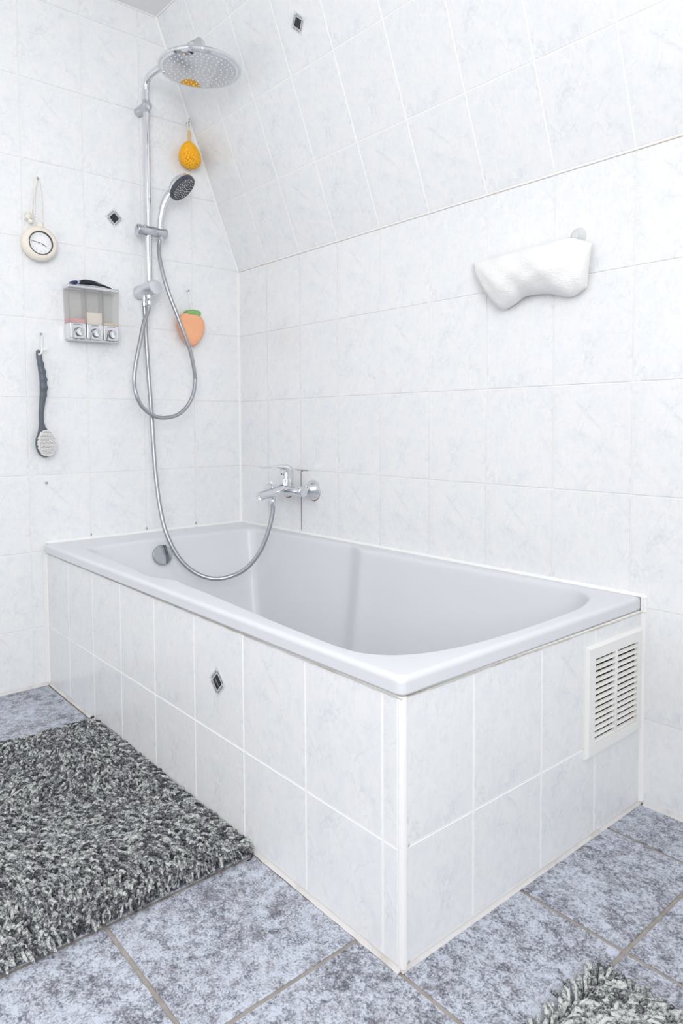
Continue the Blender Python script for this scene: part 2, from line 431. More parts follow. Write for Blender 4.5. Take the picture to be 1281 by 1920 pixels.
# diamond inlays: silver frame with a dark middle, set into tiles
SILV = M('silver_inlay_glaze', (.40, .41, .435), .25, .3)
SILV2 = M('pale_inlay_line', (.72, .73, .76), .25)
INKY = M('black_inlay_glaze', (.018, .018, .022), .12)
INKG = M('grey_inlay_mark', (.20, .20, .22), .2)
def inlay(o, u, v, n, parent, broken=False):
    o, u, v, n = map(Vector, (o, u, v, n)); d = lambda r, rx=None: [(0, -r), (r if rx is None else rx, 0), (0, r), (-(r if rx is None else rx), 0)]
    base = bpy.data.objects.new('diamond_inlay', mesh('diamond_inlay', prism(d(.0345), o, u, v, n, .0005), SILV2)); C.objects.link(base)
    base.parent = parent; base.matrix_parent_inverse = parent.matrix_world.inverted()
    base['label'] = 'silver diamond inlay with a black middle'
    def sub(name, vf, mat):
        c = bpy.data.objects.new(name, mesh(name, vf, mat)); C.objects.link(c); c.parent = base; return c
    # four frame bars with short pale breaks
    bars = []
    for k in range(4):
        a = PI / 4 + k * PI / 2
        e = u * math.cos(a) + v * math.sin(a); t = u * -math.sin(a) + v * math.cos(a)
        for s0, s1 in ((-.0148, -.004), (-.003, .0148)):
            bars.append(prism([(s0, .0150), (s1, .0150), (s1, .0205), (s0, .0205)][::-1], o, t, e, n, .0008))
    sub('frame_bar', join(*bars), SILV)
    sub('dark_centre', prism(d(.0180), o, u, v, n, .0009), INKY)
    marks = []
    for k in range(2 if broken else 1):
        a = -PI / 4; e = u * math.cos(a) + v * math.sin(a); t = u * -math.sin(a) + v * math.cos(a)
        s = -.010 + k * .005 + random.uniform(-.001, .001)
        q = random.uniform(-.008, .004)
        marks.append(prism(rect(s, s + .0012, q, q + random.uniform(.003, .009)), o, t, e, n, .0011))
    if broken:
        a = -PI / 4; e = u * math.cos(a) + v * math.sin(a); t = u * -math.sin(a) + v * math.cos(a)
        marks.append(prism(rect(-.0022, .0012, -.0095, .0115), o, t, e, n, .0012))
    sub('grey_mark', join(*marks), INKG)
inlay((0.0, -.4985, 1.5625), (0, 1, 0), (0, 0, 1), (1, 0, 0), WL)
so = Vector((.684, 0, ROWS[6])) + slope_dir * .617
inlay(so, (1, 0, 0), slope_dir, slope_nrm, WS)
inlay(PF0 + uf * 1.0755 + Z * .3075, uf, (0, 0, 1), nf, WF, True)

# ------------------------------------------------------------------ bathtub
TX0, TX1, TY0, TY1 = .004, LF + .0085, DR - .0055, -.004
CX, CY = .87, -.378
inner = [(.160, -.40), (.163, -.55), (.168, -.63), (.186, -.675), (.225, -.690), (.35, -.695), (.55, -.7045), (.66, -.7135), (.705, -.7125), (.742, -.699), (.780, -.687), (.835, -.692),
         (.963, -.697), (1.137, -.708), (1.28, -.717), (1.40, -.7215), (1.465, -.719), (1.510, -.702), (1.545, -.664), (1.570, -.60), (1.583, -.52), (1.5875, -.40)]
lower = [(x, -.752 - y) for x, y in inner[::-1]]
# along the wall side the rim is a little slimmer
lower = [(x, -.376 + (y + .376) * 1.0) for x, y in lower]
poly = spline([(x, y, 0) for x, y in inner + lower[1:-1]], 6, True)
pts = np.array([(p.x, p.y) for p in poly])
ang = np.unwrap(np.arctan2(pts[:, 1] - CY, pts[:, 0] - CX))
hx, hy = (TX1 - TX0) / 2, (TY1 - TY0) / 2
def outer_pt(a, ins=0.0, rr=.014):
    """ray from the centre to the rounded rectangle of the rim"""
    x0, x1, y0, y1 = TX0 + ins, TX1 - ins, TY0 + ins, TY1 - ins
    if math.sin(a) > 0: rr = .003
    dx, dy = math.cos(a), math.sin(a)
    t = min(((x1 if dx > 0 else x0) - CX) / dx if abs(dx) > 1e-9 else 9, ((y1 if dy > 0 else y0) - CY) / dy if abs(dy) > 1e-9 else 9)
    x, y = CX + dx * t, CY + dy * t
    qx = (x1 - rr) if x > x1 - rr else (x0 + rr) if x < x0 + rr else None
    qy = (y1 - rr) if y > y1 - rr else (y0 + rr) if y < y0 + rr else None
    if qx is not None and qy is not None:
        d = Vector((x - qx, y - qy)); d.normalize(); x, y = qx + d.x * rr, qy + d.y * rr
    return x, y
corner = [math.atan2(y - CY, x - CX) for x in (TX0, TX1) for y in (TY0, TY1)]
angs = sorted(set([round(float(a) % (2 * PI), 5) for a in ang] + [round((c + k * .0035) % (2 * PI), 5) for c in corner for k in range(-5, 6)]))
angs = [a for i, a in enumerate(angs) if i == 0 or a - angs[i - 1] > .0012]
am = ang % (2 * PI); order = np.argsort(am)
rad = np.interp(angs, am[order], np.hypot(pts[:, 0] - CX, pts[:, 1] - CY)[order], period=2 * PI)
inn = [(CX + r * math.cos(a), CY + r * math.sin(a)) for a, r in zip(angs, rad)]
def inr(exp, z):
    return [(CX + (x - CX) * (1 + exp / .71), CY + (y - CY) * (1 + exp / .33), z) for x, y in inn]
def wall(t, z):
    out = []
    for x, y in inn:
        sx = (x - CX) / .71; sy = (y - CY) / .33
        lx = .115 if sx < 0 else .23
        k = min(1, abs(sx)) ** 1.5
        out.append((x - math.copysign(lx * k * t, sx), y - sy * .055 * t, z))
    return out
rings = [[(*outer_pt(a, .028), LIPB + .001) for a in angs], [(*outer_pt(a, .002), LIPB) for a in angs], [(*outer_pt(a, 0), LIPB + .003) for a in angs]]
for s in range(6):
    th = PI / 2 * s / 5; rr = .009
    rings.append([(*outer_pt(a, rr * (1 - math.cos(th))), RIM - rr + rr * math.sin(th)) for a in angs])
rings.insert(3, [(*outer_pt(a, 0), LIPB + .0045) for a in angs]); rings.insert(4, [(*outer_pt(a, 0), RIM - .0105) for a in angs])
rings += [[(*outer_pt(a, .0105), RIM) for a in angs], inr(.0125, RIM - .0002), inr(.010, RIM - .0006), inr(.006, RIM - .0022), inr(.003, RIM - .005), inr(.001, RIM - .0095), inr(0, RIM - .016)]
for k in range(1, 13):
    t = k / 12; rings.append(wall(t ** 1.15, RIM - .016 - (RIM - .016 - .10) * t))
for ins, z in ((1.12, .083), (1.35, .068), (1.8, .059), (3.0, .055)): rings.append(wall(ins, z))
N = len(angs); V = [p for r in rings for p in r]; F = []
for j in range(len(rings) - 1):
    for i in range(N): F.append((j * N + i, j * N + (i + 1) % N, (j + 1) * N + (i + 1) % N, (j + 1) * N + i))
V.append((CX, CY, .054)); F += [(len(V) - 1, (len(rings) - 1) * N + i, (len(rings) - 1) * N + (i + 1) % N) for i in range(N)]
tub = thing('bathtub', 'large pale grey acrylic bathtub set in the tiled surround', 'bathtub', (.82, -.38, 0.0))
part('basin', (V, F), ACRYL, tub, sharp=0)
# overflow rosette on the foot-end wall
oc, oax = Vector((.176, -.43, .413)), Vector((1, .0, .30)).normalized()
OVR = M('worn_satin_chrome', (.44, .46, .49), .3, .85)
part('overflow_knob', join(lathe([(.026, -.02), (.033, -.008), (.0345, .003), (.034, .006), (.0325, .0075), (.0, .0085)], oc, oax, 48)), OVR, tub, 'round satin chrome overflow knob')
ou = oax.cross(Vector((0, 0, 1))).normalized(); ov = ou.cross(oax).normalized()
g_ = [oc + oax * (.0082 - .0012 * abs(s)) + (-ou) * (.010 + .004 * (1 - s * s)) * 1 + ov * s * .0315 for s in np.linspace(-1, 1, 15)]
part('finger_groove', tube(g_, [.0042] * 15, 8), M('dark_groove', (.09, .105, .12), .4, .5), tub, 'dark curved finger groove')

# ------------------------------------------------------------------ vent grille on the end panel
vg = thing('vent_grille', 'white plastic louvred vent grille on the tiled end of the bath', 'vent', PF1 + us * .62 + Z * .289)
vo = PF1 + us * (.755 - .2365) + Z * .173                            # lower outer corner
VW, VH = .2225, .2305
def vbox(u0, u1, v0, v1, n0, n1, bev=.0):
    c = vo + us * (u0 + u1) / 2 + Z * (v0 + v1) / 2 + ns * (n0 + n1) / 2
    R = Matrix((us, Z, ns)).transposed()
    return box(c, (u1 - u0, v1 - v0, n1 - n0), bev, 2, R)
bl, br, bt, bb = .027, .022, .028, .0275
def border(o0, o1, i, z0, z1, zin):
    """picture-frame border with a sloped outer edge"""
    R0 = [(0, 0), (VW, 0), (VW, VH), (0, VH)]; e = .0055
    R1 = [(e, e), (VW - e, e), (VW - e, VH - e), (e, VH - e)]
    R2 = [(bl, bb), (VW - br, bb), (VW - br, VH - bt), (bl, VH - bt)]
    V = []; 
    for R, z in ((R0, 0.0), (R0, z0), (R1, z1), (R2, z1), (R2, 0.0)):
        V += [tuple(vo + us * p[0] + Z * p[1] + ns * z) for p in R]
    F = []
    for j in range(4):
        for k in range(4): F.append((j * 4 + k, j * 4 + (k + 1) % 4, (j + 1) * 4 + (k + 1) % 4, (j + 1) * 4 + k))
    return V, F
part('frame', border(0, 0, 0, .0035, .0095, 0), VENTM, vg)
mid0, mid1 = .107, .1155
part('mullion', vbox(mid0, mid1, bb - .001, VH - bt + .001, .0015, .0095, .0008), VENTM, vg)
part('dark_back', vbox(bl - .002, VW - br + .002, bb - .002, VH - bt + .002, .0002, .0008), DARK, vg, 'black sheet for the unlit hollow behind the louvres')  # black sheet painting the shade in the hollow
NL = 14; pitch = (VH - bt - bb) / NL
for u0, u1 in ((bl + .0003, mid0 - .0003), (mid1 + .0003, VW - br - .0003)):
    for k in range(NL):
        zc = bb + pitch * k
        prof = [(zc + .0002, .0078), (zc + .0014, .0088), (zc + pitch * .34, .0066), (zc + pitch * .52, .0032), (zc + pitch * .52 - .0012, .0020)]
        part('louvre', prism([(p[0], p[1]) for p in prof], vo + us * u0, Z, ns, us, u1 - u0), DUST, vg)
for u, v in ((.0135, .0285), (.0135, VH - .045)):
    part('screw_cap', lathe([(.0042, 0), (.0042, .0005), (.0034, .0008), (.0028, .0003), (0, .0003)], vo + us * u + Z * v + ns * .0093, ns, 16), VENTM, vg)

# ------------------------------------------------------------------ shower column
RX, RY = .062, -.4035
sh = thing('shower_column', 'chrome shower column with round rain head on the left wall', 'shower', (0, RY, 1.62))
part('rail', cyl((RX, RY, 1.325), (RX, RY, 1.935), .0112), CHROME, sh)
part('wall_bracket', join(cyl((0, RY - .001, 1.9425), (RX + .0145, RY, 1.9425), .0155, n=32, bev=.002), cyl((RX, RY, 1.922), (RX, RY, 1.962), .0128)), SATIN, sh)
arm = spline([(RX, RY, 1.945), (RX, RY, 1.975), (RX + .001, RY, 2.000), (RX + .010, RY, 2.022), (RX + .030, RY, 2.033), (RX + .06, RY, 2.0345), (.20, RY, 2.031), (.32, RY, 2.024), (.405, RY + .003, 2.019)], 8)
part('arm', tube(arm, .0112, 20), CHROME, sh)
hc = Vector((.418, -.398, 1.9305)); hax = Vector((.004, .004, 1)).normalized()
LIPM = M('frosted_clear_rim', (.88, .89, .90), .35, 0, alpha=.4)
part('rain_head', lathe([(.109, .002), (.1105, .0015), (.114, .003), (.1195, .0055), (.1215, .010), (.1195, .0155), (.112, .0205), (.095, .0255), (.06, .0310), (.032, .036), (.027, .041), (.023, .054), (.0205, .070), (.0175, .084), (.012, .0935), (.006, .0985), (0.0005, .100)], hc, hax, 96), CHROME, sh)
part('spray_face', lathe([(0, .0008), (.10, .0008), (.1095, .0012), (.1095, .004), (0, .004)][::-1], hc, hax, 96), MIRROR, sh, 'mirror bright round spray face')
part('clear_lip', lathe([(.1185, .0045), (.1205, .0030), (.1250, .0040), (.1268, .0062), (.1262, .0082), (.1212, .0092)], hc, hax, 96), LIPM, sh, 'frosted clear lip around the rain head')
hu, hv, _ = frame(hax); dots = []
for ring, cnt in ((.012, 5), (.030, 12), (.048, 19), (.066, 26), (.084, 32), (.099, 38)):
    for k in range(cnt):
        a = 2 * PI * k / cnt + ring * 21
        c = hc + hu * ring * math.cos(a) + hv * ring * math.sin(a) + hax * .0010
        dots.append(lathe([(.0021, 0), (.0018, .0018), (.0, .0022)], c, -hax, 8))
part('nozzles', join(*dots), RUBBER, sh, 'white rubber spray nozzles', 'stuff')
# slider holding the hand shower
sz = 1.5215
part('slider', join(cyl((RX, -.446, sz), (RX, -.381, sz), .0185, n=32, bev=.003), cyl((RX, -.3805, sz), (RX, -.337, sz), .0178, n=32, bev=.002), cyl((RX, -.389, sz), (RX, -.380, sz), .0172, n=32)), SATIN, sh)
part('holder_cup', lathe([(.0105, -.022), (.0125, -.018), (.0135, .016), (.0125, .022), (.010, .023)], (RX, -.3605, sz), (.10, 0, 1), 28), CHROME, sh)
part('slider_button', lathe([(.006, 0), (.006, .004), (.004, .0055), (0, .0055)], (RX + .0135, -.425, sz + .010), (.7, 0, .7), 16), CHROME, sh)
# diverter at the foot of the rail
DV = M('matt_grey_chrome', (.70, .715, .74), .3, .9)
part('diverter', join(lathe([(.024, 0), (.025, .002), (.025, .055), (.0245, .0555), (.0245, .0565), (.0262, .057), (.0262, .098), (.0245, .1015), (.010, .103), (0, .103)], (0, -.4125, 1.3175), (1, .155, .09), 40),
     cyl((RX, RY - .001, 1.318), (RX, RY, 1.352), .0132, n=24, bev=.001)), DV, sh)
part('hose_outlet', join(cyl((.050, -.4172, 1.302), (.050, -.4172, 1.272), .0085, n=20, bev=.001), cyl((.050, -.4172, 1.285), (.050, -.4172, 1.262), .0098, n=20, bev=.001)), CHROME, sh)
part('hose_outlet', join(cyl((.075, -.411, 1.302), (.073, -.4105, 1.282), .0120, n=20, bev=.001), cyl((.073, -.4105, 1.284), (.072, -.411, 1.264), .0095, n=20, bev=.001)), CHROME, sh)

# hand shower
hs = thing('hand_shower', 'chrome hand shower with dark grey spray face in the rail slider', 'hand shower', (RX, -.3605, 1.50))
hn = Vector((.531, .442, -.723)).normalized(); fc = Vector((.1235, -.3055, 1.676))
back = fc - hn * .026
hp = spline([(.0615, -.3608, 1.500), (.0625, -.3602, 1.535), (.068, -.3563, 1.580), (.077, -.3506, 1.616), (.088, -.3405, 1.646), (.100, -.325, 1.669), tuple(back)], 6)
m_ = len(hp); hr = [.0085 + .0062 * math.sin(min(1, i / (m_ - 1) / .8) * PI / 2) ** 1.3 for i in range(m_)]
part('handle', tube(hp, hr, 20), CHROME, hs)
part('head_shell', lathe([(.004, -.036), (.018, -.034), (.034, -.027), (.046, -.016), (.0495, -.007), (.0500, -.0015), (.049, 0)], fc, hn, 56), CHROME, hs)
GRF = M('graphite_spray_plate', (.065, .07, .085), .32)
part('spray_plate', lathe([(.049, -.006), (.0508, -.002), (.0512, .004), (.0500, .0085), (.0455, .0105), (.044, .0098), (0, .0098)], fc, hn, 56), GRF, hs, 'dark grey round spray plate')
hu, hv, _ = frame(hn); dots = []
for ring, cnt in ((.008, 4), (.0155, 9), (.0235, 13), (.0315, 16), (.0395, 22)):
    for k in range(cnt):
        a = 2 * PI * k / cnt + ring * 90
        dots.append(lathe([(.0016, 0), (.0014, .0012), (0, .0016)], fc + hn * .0096 + hu * ring * math.cos(a) + hv * ring * math.sin(a), hn, 7))
part('nozzles', join(*dots), RUBBER, hs, 'small white spray nozzles', 'stuff')

# hoses
loop = [(.0612, -.3612, 1.503), (.062, -.364, 1.478), (.070, -.368, 1.4408), (.085, -.3645, 1.3838), (.1, -.3531, 1.3187), (.11, -.3291, 1.2464), (.115, -.3014, 1.1728), (.115, -.2774, 1.1099), (.11, -.2609, 1.0449),
        (.105, -.2555, 1.0074), (.1, -.264, .9566), (.1, -.2923, .9124), (.1, -.3304, .8857), (.1, -.3814, .8772), (.1, -.421, .8872), (.1, -.4575, .916), (.1, -.4777, .959),
        (.1, -.4834, 1.0055), (.1, -.4756, 1.0633), (.095, -.4586, 1.1276), (.085, -.4371, 1.2025), (.075, -.4177, 1.2409), (.072, -.411, 1.266)]
loop = [(x + .013, y - .006, z) if x > .099 and z < 1.0 else (x, y, z) for x, y, z in loop]
tagged('shower_hose', tube(spline(loop, 8), .0068, 14), HOSEM, 'silver shower hose looping from the hand shower down and back to the diverter', 'hose')
h2 = [(.05, -.4172, 1.266), (.052, -.417, 1.2356), (.06, -.4177, 1.1428), (.07, -.4167, 1.0317), (.085, -.4171, .9206), (.105, -.4204, .7918), (.13, -.4257, .6829), (.16, -.4269, .5756), (.19, -.42, .4873),
      (.218, -.3907, .4058), (.247, -.3472, .3533), (.28, -.2948, .329), (.31, -.2394, .3349), (.343, -.1957, .3652), (.37, -.1584, .425), (.384, -.134, .4977), (.388, -.1227, .548), (.388, -.1213, .5728)]
tagged('supply_hose', tube(spline(h2, 8), .0074, 14), HOSEM, 'silver supply hose sagging from the rail diverter into the bath and up to the mixer', 'hose')

# ------------------------------------------------------------------ bath mixer
FZ = .6255
mx = thing('bath_mixer', 'chrome lever bath mixer tap on the long back wall', 'faucet', (.388, 0, FZ))
RUST = grout_material('rusty_edge', (.20, .13, .11), (.45, .30, .22), 200, .3, .6)
for x in (.463, .313):
    r = part('rosette', lathe([(.0355, .0005), (.036, .003), (.0345, .0065), (.0195, .031), (.0165, .033), (.0, .033)], (x, 0, FZ), (0, -1, 0), 48), CHROME, mx)
    part('rust_stain', lathe([(.0335, 0), (.0352, .0002), (.0345, .0012), (.033, .0015)], (x, 0, FZ - .0040), (0, -1, 0), 40), RUST, r, 'brown rusty edge under the rosette')
    part('union_nut', join(cyl((x, -.026, FZ), (x, -.052, FZ), .0118, n=24), cyl((x, -.036, FZ), (x, -.046, FZ), .0145, n=6, bev=.001)), CHROME, mx)
# body: a horizontal barrel waisted at its ends
bp = [(.0005, 0), (.016, 0), (.0182, .002), (.0182, .022), (.0165, .040), (.017, .060), (.0195, .080), (.0215, .1025), (.0195, .125), (.017, .145), (.0165, .165), (.0182, .183), (.0182, .203), (.016, .205), (.0005, .205)]
part('body', lathe(bp, (.2855, -.066, FZ - .001), (1, 0, 0), 40), CHROME, mx)
sp = [(.388, -.060, FZ + .004), (.388, -.085, FZ + .001), (.388, -.11, FZ - .004), (.388, -.14, FZ - .009), (.388, -.165, FZ - .013), (.388, -.180, FZ - .016)]
V, F = tube(spline(sp, 4), [.0215 - .0085 * i / 20 for i in range(21)], 24)
part('spout', (V, F), CHROME, mx)
part('aerator', lathe([(.0105, -.004), (.0115, .0), (.0115, .010), (.0095, .011), (.0085, .007), (0, .007)], (.388, -.172, FZ - .019), (0, -.18, -1), 28), CHROME, mx)
part('diverter_knob', join(cyl((.388, -.124, FZ + .004), (.388, -.124, FZ + .020), .0045, n=16), lathe([(.005, 0), (.0072, .002), (.0078, .011), (.0065, .014), (0, .015)], (.388, -.124, FZ + .018), (0, 0, 1), 24)), CHROME, mx)
part('hose_union', join(cyl((.388, -.121, FZ - .008), (.388, -.121, FZ - .030), .0125, .0112, n=24), cyl((.388, -.121, FZ - .028), (.388, -.1212, FZ - .052), .0098, n=24, bev=.001)), CHROME, mx)
part('cartridge_dome', lathe([(.0225, 0), (.0228, .020), (.0215, .030), (.0195, .036), (.019, .040), (0, .042)], (.388, -.064, FZ + .008), (0, .10, 1), 36), CHROME, mx)
lev = []
prof = [(.000, .024, .012), (.018, .0235, .020), (.045, .0225, .024)]
lv = thing  # (keeps names short below)
def slabloft(secs):
    V, F = [], []
    for c, wx, ty, up in secs:                                        # centre, half width x, half thickness along 'up'
        c = Vector(c); up = Vector(up).normalized()
        ring = []
        for k in range(16):
            a = 2 * PI * k / 16; ca, sa = math.cos(a), math.sin(a)
            ring.append(c + X * wx * math.copysign(abs(ca) ** .5, ca) + up * ty * math.copysign(abs(sa) ** .5, sa))
        V += [tuple(p) for p in ring]
    n = 16
    for j in range(len(secs) - 1):
        for i in range(n): F.append((j * n + i, j * n + (i + 1) % n, (j + 1) * n + (i + 1) % n, (j + 1) * n + i))
    F.append(tuple(range(n))[::-1]); F.append(tuple((len(secs) - 1) * n + i for i in range(n)))
    return V, F
part('lever', slabloft([((.388, -.062, FZ + .042), .0205, .0195, (0, 1, 0)), ((.388, -.060, FZ + .058), .0205, .0195, (0, 1, .2)), ((.388, -.061, FZ + .071), .0205, .018, (0, 1, .5)),
     ((.388, -.070, FZ + .0795), .0200, .0115, (0, .7, 1)), ((.388, -.090, FZ + .0815), .0190, .0060, (0, .15, 1)), ((.388, -.120, FZ + .0815), .0175, .0042, (0, 0, 1)), ((.388, -.150, FZ + .0815), .0155, .0034, (0, 0, 1)), ((.388, -.166, FZ + .081), .0135, .0024, (0, 0, 1))]), CHROME, mx)
part('red_blue_dot', lathe([(.0026, 0), (.0022, .0008), (0, .001)], (.388, -.0825, FZ + .055), (0, -1, 0), 12), DARK, mx, 'tiny dark marker on the lever')

# ------------------------------------------------------------------ nails and hooks
NAIL = M('steel_nail', (.45, .45, .45), .35, .8)
def nail(loc, label, hook=False):
    o = Vector(loc)
    v = join(cyl(o, o + X * .016, .0016, n=10), lathe([(.0035, 0), (.004, .0012), (.003, .0028), (0, .0032)], o + X * .015, X, 14))
    if hook: v = join(cyl(o, o + X * .012, .0022, n=10), tube(spline([o + X * .012, o + X * .019 - Z * .002, o + X * .022 + Z * .006, o + X * .021 + Z * .010], 5), .002, 8))
    return tagged('hook' if hook else 'nail', v, NAIL, label, 'hook' if hook else 'nail')
_nail = nail
def nail(*a):
    o = _nail(*a)
    if len(a) < 3: o['group'] = 'steel nails in the left wall'
    return o
nail((0, -.754, 1.636), 'small steel nail in the left wall carrying the cream clock')
nail((0, -.756, 1.146), 'small steel nail in the left wall carrying the grey back brush')
nail((0, -.750, .667), 'bare steel nail in the left wall below the back brush')
nail((0, -.226, 1.346), 'small steel nail in the left wall carrying the strawberry sponge')
nail((0, -.2165, 1.957), 'small steel hook by the sloping wall carrying the orange sponge', True)

# ------------------------------------------------------------------ clock
cc = Vector((.004, -.7562, 1.4290)); ck = thing('wall_clock', 'round cream plastic clock hanging from a cord on the left wall', 'clock', cc)
part('case', lathe([(.030, 0), (.046, .002), (.0535, .010), (.0555, .018), (.0535, .027), (.0475, .0335), (.041, .0355), (.0370, .0345), (.0365, .029), (0, .029)], cc, X, 64), CREAM, ck)
part('bezel', lathe([(.0368, .026), (.0372, .0352), (.0362, .0364), (.0345, .0352), (.0338, .031), (.0335, .0295)], cc, X, 64), M('dark_grey_bezel', (.07, .07, .075), .3), ck, 'dark grey ring round the dial')
part('dial', lathe([(.0345, .0292), (.0345, .0300), (0, .0300)], cc, X, 48), M('white_dial', (.90, .90, .90), .5), ck, 'white dial')
part('tab', box(cc + Vector((.016, .004, .058)), (.014, .020, .016), .005, 3), CREAM, ck)
HAND = M('black_hand', (.04, .04, .045), .4)
def hand(deg, l0, l1, wd, h):
    a = math.radians(deg); d = Vector((0, math.sin(a), math.cos(a))); s = Vector((0, math.cos(a), -math.sin(a)))
    return prism([(-wd, l0), (wd, l0), (wd * .6, l1), (-wd * .6, l1)], cc + X * h, s, d, X, .0006)
part('hour_hand', hand(116, -.003, .019, .0013, .0312), HAND, ck)
part('minute_hand', hand(279, -.004, .029, .0008, .0322), HAND, ck)
part('hub', lathe([(.0018, .0303), (.0018, .0335), (0, .0338)], cc, X, 12), WPLAST, ck)
def text_mesh(s, size):
    cu = bpy.data.curves.new('t', 'FONT'); cu.body = s; cu.size = size; cu.align_x = 'CENTER'; cu.align_y = 'CENTER'; cu.resolution_u = 2
    o = bpy.data.objects.new('t', cu); C.objects.link(o); bpy.context.view_layer.update()
    me = o.evaluated_get(bpy.context.evaluated_depsgraph_get()).to_mesh()
    v = [tuple(p.co) for p in me.vertices]; f = [tuple(p.vertices) for p in me.polygons]
    o.evaluated_get(bpy.context.evaluated_depsgraph_get()).to_mesh_clear(); bpy.data.objects.remove(o); bpy.data.curves.remove(cu)
    return v, f
def place(vf, o, u, v):
    o, u, v = map(Vector, (o, u, v)); return [tuple(o + u * p[0] + v * p[1]) for p in vf[0]], vf[1]
nums = []
for k in range(1, 13):
    a = math.radians(30 * k); p = cc + X * .0303 + Vector((0, math.sin(a), math.cos(a))) * .0262
    nums.append(place(text_mesh(str(k), .0082), p, (0, 1, 0), (0, 0, 1)))
part('numerals', join(*nums), M('pale_grey_print', (.60, .60, .62), .6), ck, 'pale grey hour numerals')
CORD = M('off_white_cotton_cord', (.86, .83, .76), .85)
nl = Vector((.013, -.754, 1.638))
def strand(a, b, bow=.003): return spline([a, Vector(a).lerp(Vector(b), .35) + Y * bow, Vector(a).lerp(Vector(b), .7) + Y * bow * .6, b], 5)
part('cord', join(tube(strand(nl + Vector((0, -.003, .001)), (.013, -.776, 1.515), -.002), .0020, 7), tube(strand(nl + Vector((0, -.001, .002)), (.014, -.768, 1.512), -.003), .0018, 7),
     tube(strand(nl + Vector((0, .003, .001)), (.014, -.742, 1.495), .003), .0020, 7), tube(spline([nl + Vector((0, -.004, .0)), nl + Vector((0, 0, .0035)), nl + Vector((0, .004, 0))], 6), .0019, 7),
     tube(spline([(.014, -.742, 1.497), (.026, -.750, 1.492), (.014, -.764, 1.500)], 6), .0020, 7)), CORD, ck, 'off-white cord')
kn = [ball((.015, -.786, 1.510), .0085, 8, (.9, 1, 1)), ball((.018, -.780, 1.497), .0075, 8), ball((.014, -.787, 1.522), .0065, 8)]
for k in range(26):
    a = rng.uniform(0, 2 * PI); b = rng.uniform(-.9, 1.3); d = Vector((math.cos(a) * .5, math.sin(a), b)).normalized()
    c = Vector((.015, -.785, 1.511)); kn.append(tube([c + d * .006, c + d * .012 + Z * .001, c + d * rng.uniform(.013, .018)], [.0018, .0016, .0009], 5))
part('knot', join(*kn), CORD, ck, 'frayed knot of the cord')

# ------------------------------------------------------------------ back brush
bb_ = thing('back_brush', 'long slate grey back brush with white bristles hanging on the left wall', 'brush', (.02, -.755, .79))
# handle: outline with finger grips, lofted down its length; (z, centre y, half width, x, half thickness)
hz = [(1.0935, -.7685, .003, .021, .003), (1.0915, -.7680, .0085, .021, .0075), (1.084, -.7670, .0115, .021, .0085), (1.070, -.7655, .0125, .021, .0085), (1.058, -.7640, .0120, .0215, .0085), (1.050, -.7630, .0132, .022, .009), (1.038, -.7605, .0135, .022, .009),
      (1.032, -.7595, .0150, .0225, .0095), (1.022, -.7580, .0142, .023, .0095), (1.010, -.7570, .0146, .023, .0095), (1.004, -.7562, .0160, .0235, .010), (.994, -.7560, .0150, .0235, .0095), (.984, -.7556, .0152, .0235, .0095), (.978, -.7552, .0166, .024, .010),
      (.967, -.7556, .0152, .0235, .0095), (.953, -.7566, .0150, .023, .009), (.947, -.7570, .0155, .023, .009), (.935, -.7590, .0138, .0225, .0085), (.915, -.7615, .0118, .022, .008), (.890, -.7640, .0103, .0215, .0075), (.868, -.7640, .0104, .021, .007), (.850, -.7620, .0125, .020, .0065), (.836, -.7585, .0172, .019, .006), (.826, -.7560, .0205, .018, .005)]
hq = np.array(hz)[::-1]; zs_ = np.concatenate([[1.0935, 1.0915], np.linspace(1.088, .826, 90)])
hz = [(z, *[np.interp(z, hq[:, 0], hq[:, c]) * ((.70 if z > .86 else .70 + .30 * (.86 - z) / .034) if c == 2 else 1) for c in (1, 2, 3, 4)]) for z in zs_]
V, F = [], []
for z, y, wd, x, th in hz:
    for k in range(16):
        a = 2 * PI * k / 16; ca, sa = math.cos(a), math.sin(a)
        gp = .0022 * max(0, math.sin((1.0585 - z) / .0265 * 2 * PI)) if .948 < z < 1.0585 else 0
        V.append((x + (th + gp * .5) * math.copysign(abs(sa) ** .7, sa), y + (wd + (gp if ca > 0 else 0)) * math.copysign(abs(ca) ** .7, ca), z))
for j in range(len(hz) - 1):
    for i in range(16): F.append((j * 16 + i, j * 16 + (i + 1) % 16, (j + 1) * 16 + (i + 1) % 16, (j + 1) * 16 + i))
F.append(tuple(range(16))); F.append(tuple((len(hz) - 1) * 16 + i for i in range(16)))
part('handle', (V, F), GREYP, bb_, sharp=50)
part('hanging_eye', lathe([(.0042, -.0003), (.0034, .0006), (0, .0006)], (.0295, -.7672, 1.079), X, 20), M('eye_shade', (.55, .56, .58), .8), bb_, 'eye showing the wall through the handle end')
hcn = Vector((.012, -.7545, .796))
hv_ = lathe([(.0005, 0), (.024, .0015), (.031, .006), (.0325, .0105), (.031, .0145), (.0005, .0148)], (0, 0, 0), X, 48)
part('brush_head', ([(p[0] + hcn.x, p[1] * .93 + hcn.y, p[2] * 1.42 + hcn.z) for p in hv_[0]], hv_[1]), GREYP, bb_)
br = []
for i in range(-11, 12):
    for j in range(-8, 9):
        z = i * .0038; y = j * .0038 + (.0019 if i % 2 else 0)
        q = (y / .0250) ** 2 + (z / .0405) ** 2
        if q > 1: continue
        if (abs(i) <= 0 and abs(j) <= 0): continue
        b0 = hcn + Vector((.0146, y, z)); fl = Vector((.025, y * .07, z * .04))
        br.append(tube([b0, b0 + fl * .6, b0 + fl * (1.0 - .12 * q)], [.0021, .0023, .0017], 6))
part('bristles', join(*br), M('white_nylon_bristle', (.95, .94, .92), .5), bb_, 'white nylon bristles', 'stuff')
